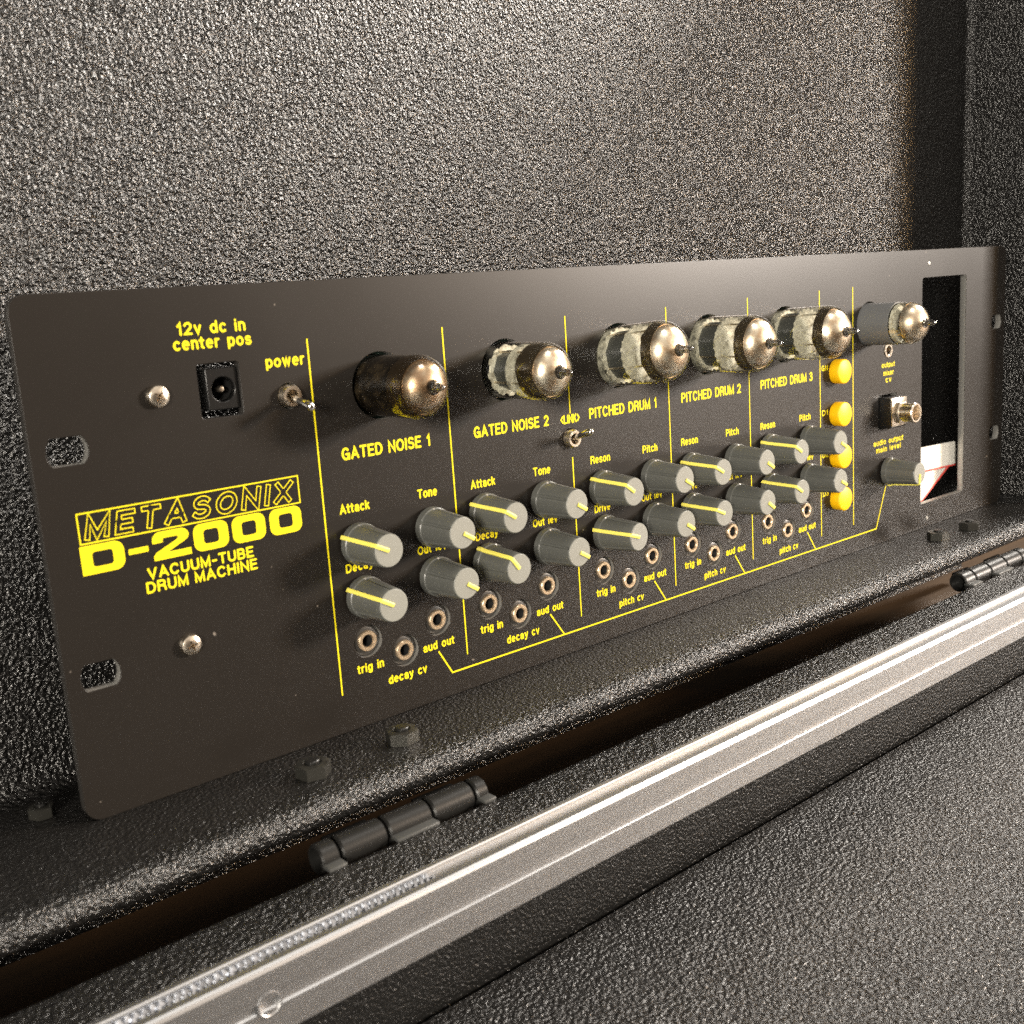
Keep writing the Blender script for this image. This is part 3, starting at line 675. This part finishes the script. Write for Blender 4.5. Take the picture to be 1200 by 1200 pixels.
# ---- vacuum tubes
def tube(x, z, r, kind, seed):
    rnd = random.Random(seed)
    apex = {'mini': 26.5, 'nova': 28.5, 'sheath': 27.0}[kind]
    R_ = r; dome = []
    sh = apex-R_*0.86
    for i in range(13):
        t = math.radians(90*i/12); dome.append((R_*math.cos(t)**0.82, sh+(apex-sh)*math.sin(t)**1.05))
    dome = [d for d in dome if d[0] > 1.6]
    nip = [(1.75, apex-0.15), (1.35, apex+0.5), (1.2, apex+1.6), (1.25, apex+2.3), (0.9, apex+3.4), (0.45, apex+4.4), (0, apex+4.8)]
    if kind == 'nova': nip = [(a_, b_+(0.5 if b_ > apex+1 else 0)) for a_, b_ in nip]
    prof = [(R_, -8), (R_, sh-6), (R_, sh)]+dome[1:]+[(1.6, apex-0.05)]
    gm = lathe('vacuum_tube', prof, 'glass_smoke' if seed == 1 else 'glass', 56, angle=70)
    tlt = {1: (0, 0), 2: (0.8, 0), 3: (-4.0, 0), 4: (-0.5, 0), 5: (-1.5, 0.5), 6: (0, 0)}[seed]
    o = dput('vacuum_tube', gm, (x, 0, z)); o.rotation_euler = (math.radians(tlt[0]), 0, math.radians(tlt[1]))
    put('seal_tip', lathe('seal_tip', nip, 'glass_tip', 28, angle=80), o)
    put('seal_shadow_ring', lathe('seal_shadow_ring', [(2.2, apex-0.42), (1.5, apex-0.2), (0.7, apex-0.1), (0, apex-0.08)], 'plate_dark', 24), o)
    # mirror getter under the crown
    gr = [(a_-0.45, b_-0.4) for a_, b_ in dome if a_ > 2.2]
    gr = [g for g in gr if g[0] < R_*(0.88 if kind != 'sheath' else 0.95)]
    def rag(rr, hh, a, k):
        if k == 0: 
            j = noise.noise(Vector((math.cos(a)*2.2, math.sin(a)*2.2, seed*3.1)))*0.6
            return (rr-0.15*j, hh-0.5-j*0.5)
        return (rr, hh)
    put('getter', lathe('getter', gr+[(0.8, apex-0.45), (0, apex-0.4)], 'getter', 56, rag, angle=80), o)
    # brown halo behind the mirror
    hb = [(R_-0.5, sh-(0.9 if kind == 'nova' else 0.6 if kind == 'sheath' else 4.0)), (R_-0.45, sh), (gr[0][0]+0.25, gr[0][1]-0.25), (gr[0][0]-1.2, gr[0][1]-0.8), (0, gr[0][1]-1.2)]
    def rag2(rr, hh, a, k):
        if k == 0: return (rr, hh+1.3*noise.noise(Vector((math.cos(a)*2.5, math.sin(a)*2.5, seed*7.7)))+(0.8 if kind != 'mini' else 0))
        return (rr, hh)
    put('getter_halo', lathe('getter_halo', hb, 'getter_edge', 56, rag2, angle=60), o)
    def mica(h, rr, nt_):
        def tooth(r0, h0, a, k):
            if r0 > 5: 
                q = (a*nt_/(2*math.pi)) % 1.0
                return (r0 if q < 0.5 else r0-0.55-0.5*noise.noise(Vector((a*3, seed, h0))), h0)
            return (r0, h0)
        return lathe('mica_disc', [(0, h), (rr, h), (rr, h+0.5), (0, h+0.5)], 'mica', 120, tooth, angle=30)
    if kind == 'mini':
        put('mica_disc', mica(1.0, R_-0.7, 12), o); put('mica_disc', mica(9.5, R_-0.9, 10), o)
        pl = [(5.9, 1.2), (5.9, 9.4)]
        def oct_(rr, hh, a, k): return (rr/math.cos(((a) % (math.pi/4))-math.pi/8), hh)
        put('plate', lathe('plate', [(0, 1.4)]+pl+[(0, 9.4)], 'plate_dark' if seed == 1 else 'plate', 64, lambda rr, hh, a, k: oct_(rr, hh, a, k), angle=20), o)
        put('inner_shield', lathe('inner_shield', [(R_-0.75, -6), (R_-0.7, 0.8), (R_-0.7, 3.2)] if seed == 1 else [(R_-0.7, 9.5), (R_-0.7, 13.2)], 'plate_dark' if seed == 1 else 'haze', 56,
            lambda rr, hh, a, k: (rr, hh+(1.6*noise.noise(Vector((math.cos(a)*3, math.sin(a)*3, seed*1.3))) if k == 2 or (k == 1 and seed != 1) else 0)), angle=60), o)
        if seed == 1: put('smoky_film', lathe('smoky_film', [(R_-0.4, 1.2), (R_-0.4, 14.5)], 'plate_dark', 56, lambda rr, hh, a, k: (rr, hh)), o)
    elif kind == 'nova':
        put('mica_disc', mica(1.2, R_-0.6, 22), o); put('mica_disc', mica(10.2, R_-0.6, 22), o)
        put('mica_collar', lathe('mica_collar', [(R_-0.75, -3.0), (R_-0.7, 2.6)], 'haze', 96, lambda rr, hh, a, k: (rr, hh+(1.0*noise.noise(Vector((math.cos(a)*6, math.sin(a)*6, seed))) if k else 0)), angle=60), o)
        oc = lambda rr, hh, a, k: (rr/math.cos(((a+0.2) % (math.pi/5))-math.pi/10), hh)
        put('plate', lathe('plate', [(0, 1.6), (8.1, 1.7), (8.1, 10.1), (0, 10.1)], 'plate', 80, oc, angle=15), o)
        put('getter_haze', lathe('getter_haze', [(R_-0.75, 10.3), (R_-0.7, 12.0), (R_-0.65, 16.8)], 'haze', 96,
            lambda rr, hh, a, k: (rr, hh+((1.6 if k == 2 else 0.5)*noise.noise(Vector((math.cos(a)*4, math.sin(a)*4, seed*2.3))) if k != 1 else 0)), angle=60), o)
    else:
        put('metal_sheath', lathe('metal_sheath', [(R_+0.15, -8), (R_+0.15, 14.0), (R_-0.1, 14.1), (R_-0.1, 13.0)], 'sheath', 64, angle=40), o)
        put('mica_disc', mica(14.4, R_-0.5, 16), o)
        put('getter_haze', lathe('getter_haze', [(R_-0.6, 14.4), (R_-0.55, 16.6)], 'mica', 96,
            lambda rr, hh, a, k: (rr, hh+(1.0*noise.noise(Vector((math.cos(a)*4, math.sin(a)*4, seed*2.3))) if k else 0)), angle=60), o)
    if kind != 'sheath':
        for q in range(4):
            a_ = 0.5+q*math.pi/2
            rd = lathe('support_rod', [(0.35, 1), (0.35, sh-1.2), (0, sh-1.2)], 'nickel', 8)
            put('support_rod', rd, o, ((R_-2.1)*math.cos(a_), 0, (R_-2.1)*math.sin(a_)))
    put('tube_socket', lathe('tube_socket', [(0, -14.5), (R_+0.3, -14.5), (R_+0.3, -4.6), (0, -4.6)], 'dark_plastic', 40), o)
for i, ((x, z, rg, rh), k) in enumerate(zip(TUBES, ('mini', 'mini', 'nova', 'nova', 'nova', 'sheath'))): tube(x, z, rg, k, i+1)

# ================================================================== RIBBON CABLE behind the window
rc = thing('ribbon_cable', (184, 9, -66.25), 'folded pale grey ribbon cable with a red edge stripe hanging behind the panel window', 'ribbon cable')
def strip(name, a0, b0, a1, b1, y0, y1, m0='white_edge', n=16):
    """ribbed ribbon from edge a0-b0 to edge a1-b1; the last wire, next to b, is red"""
    vs, fs, ids = [], [], []
    for e_, (a, b, y) in enumerate(((a0, b0, y0), (a1, b1, y1))):
        for i in range(n*3+1):
            t = i/(n*3); bulge = -0.28*abs(math.sin(math.pi*i/3)) if i % 3 else 0.0
            vs.append((a[0]+(b[0]-a[0])*t-184, y+bulge-9, a[1]+(b[1]-a[1])*t+66.25))
    k = n*3+1; N_ = len(vs)
    vs += [(v[0], v[1]+0.6, v[2]) for v in vs]
    for i in range(k-1):
        red = 1 if i >= (n-1)*3 else 0
        fs.append((i, i+1, k+i+1, k+i)); ids.append(red)
        fs.append((N_+i, N_+k+i, N_+k+i+1, N_+i+1)); ids.append(red)
    fs.append((0, N_, N_+k, k)); ids.append(0); fs.append((k-1, 2*k-1, N_+2*k-1, N_+k-1)); ids.append(1)
    fs.append(tuple(range(k))+tuple(range(N_+k-1, N_-1, -1))); ids.append(0)
    fs.append(tuple(range(k, 2*k))+tuple(range(N_+2*k-1, N_+k-1, -1))); ids.append(0)
    return fixn(mk(name, vs, fs, [m0, 'red'], ids, True, 40))
put('cable_run', strip('cable_run', (150, -27.9), (152, -40.7), (207.5, -30.1), (210.5, -42.8), 8, 8), rc)
put('cable_fold', strip('cable_fold', (166, -36.5), (208.0, -41.8), (150, -62), (170.5, -64.0), 9.6, 11.5), rc)
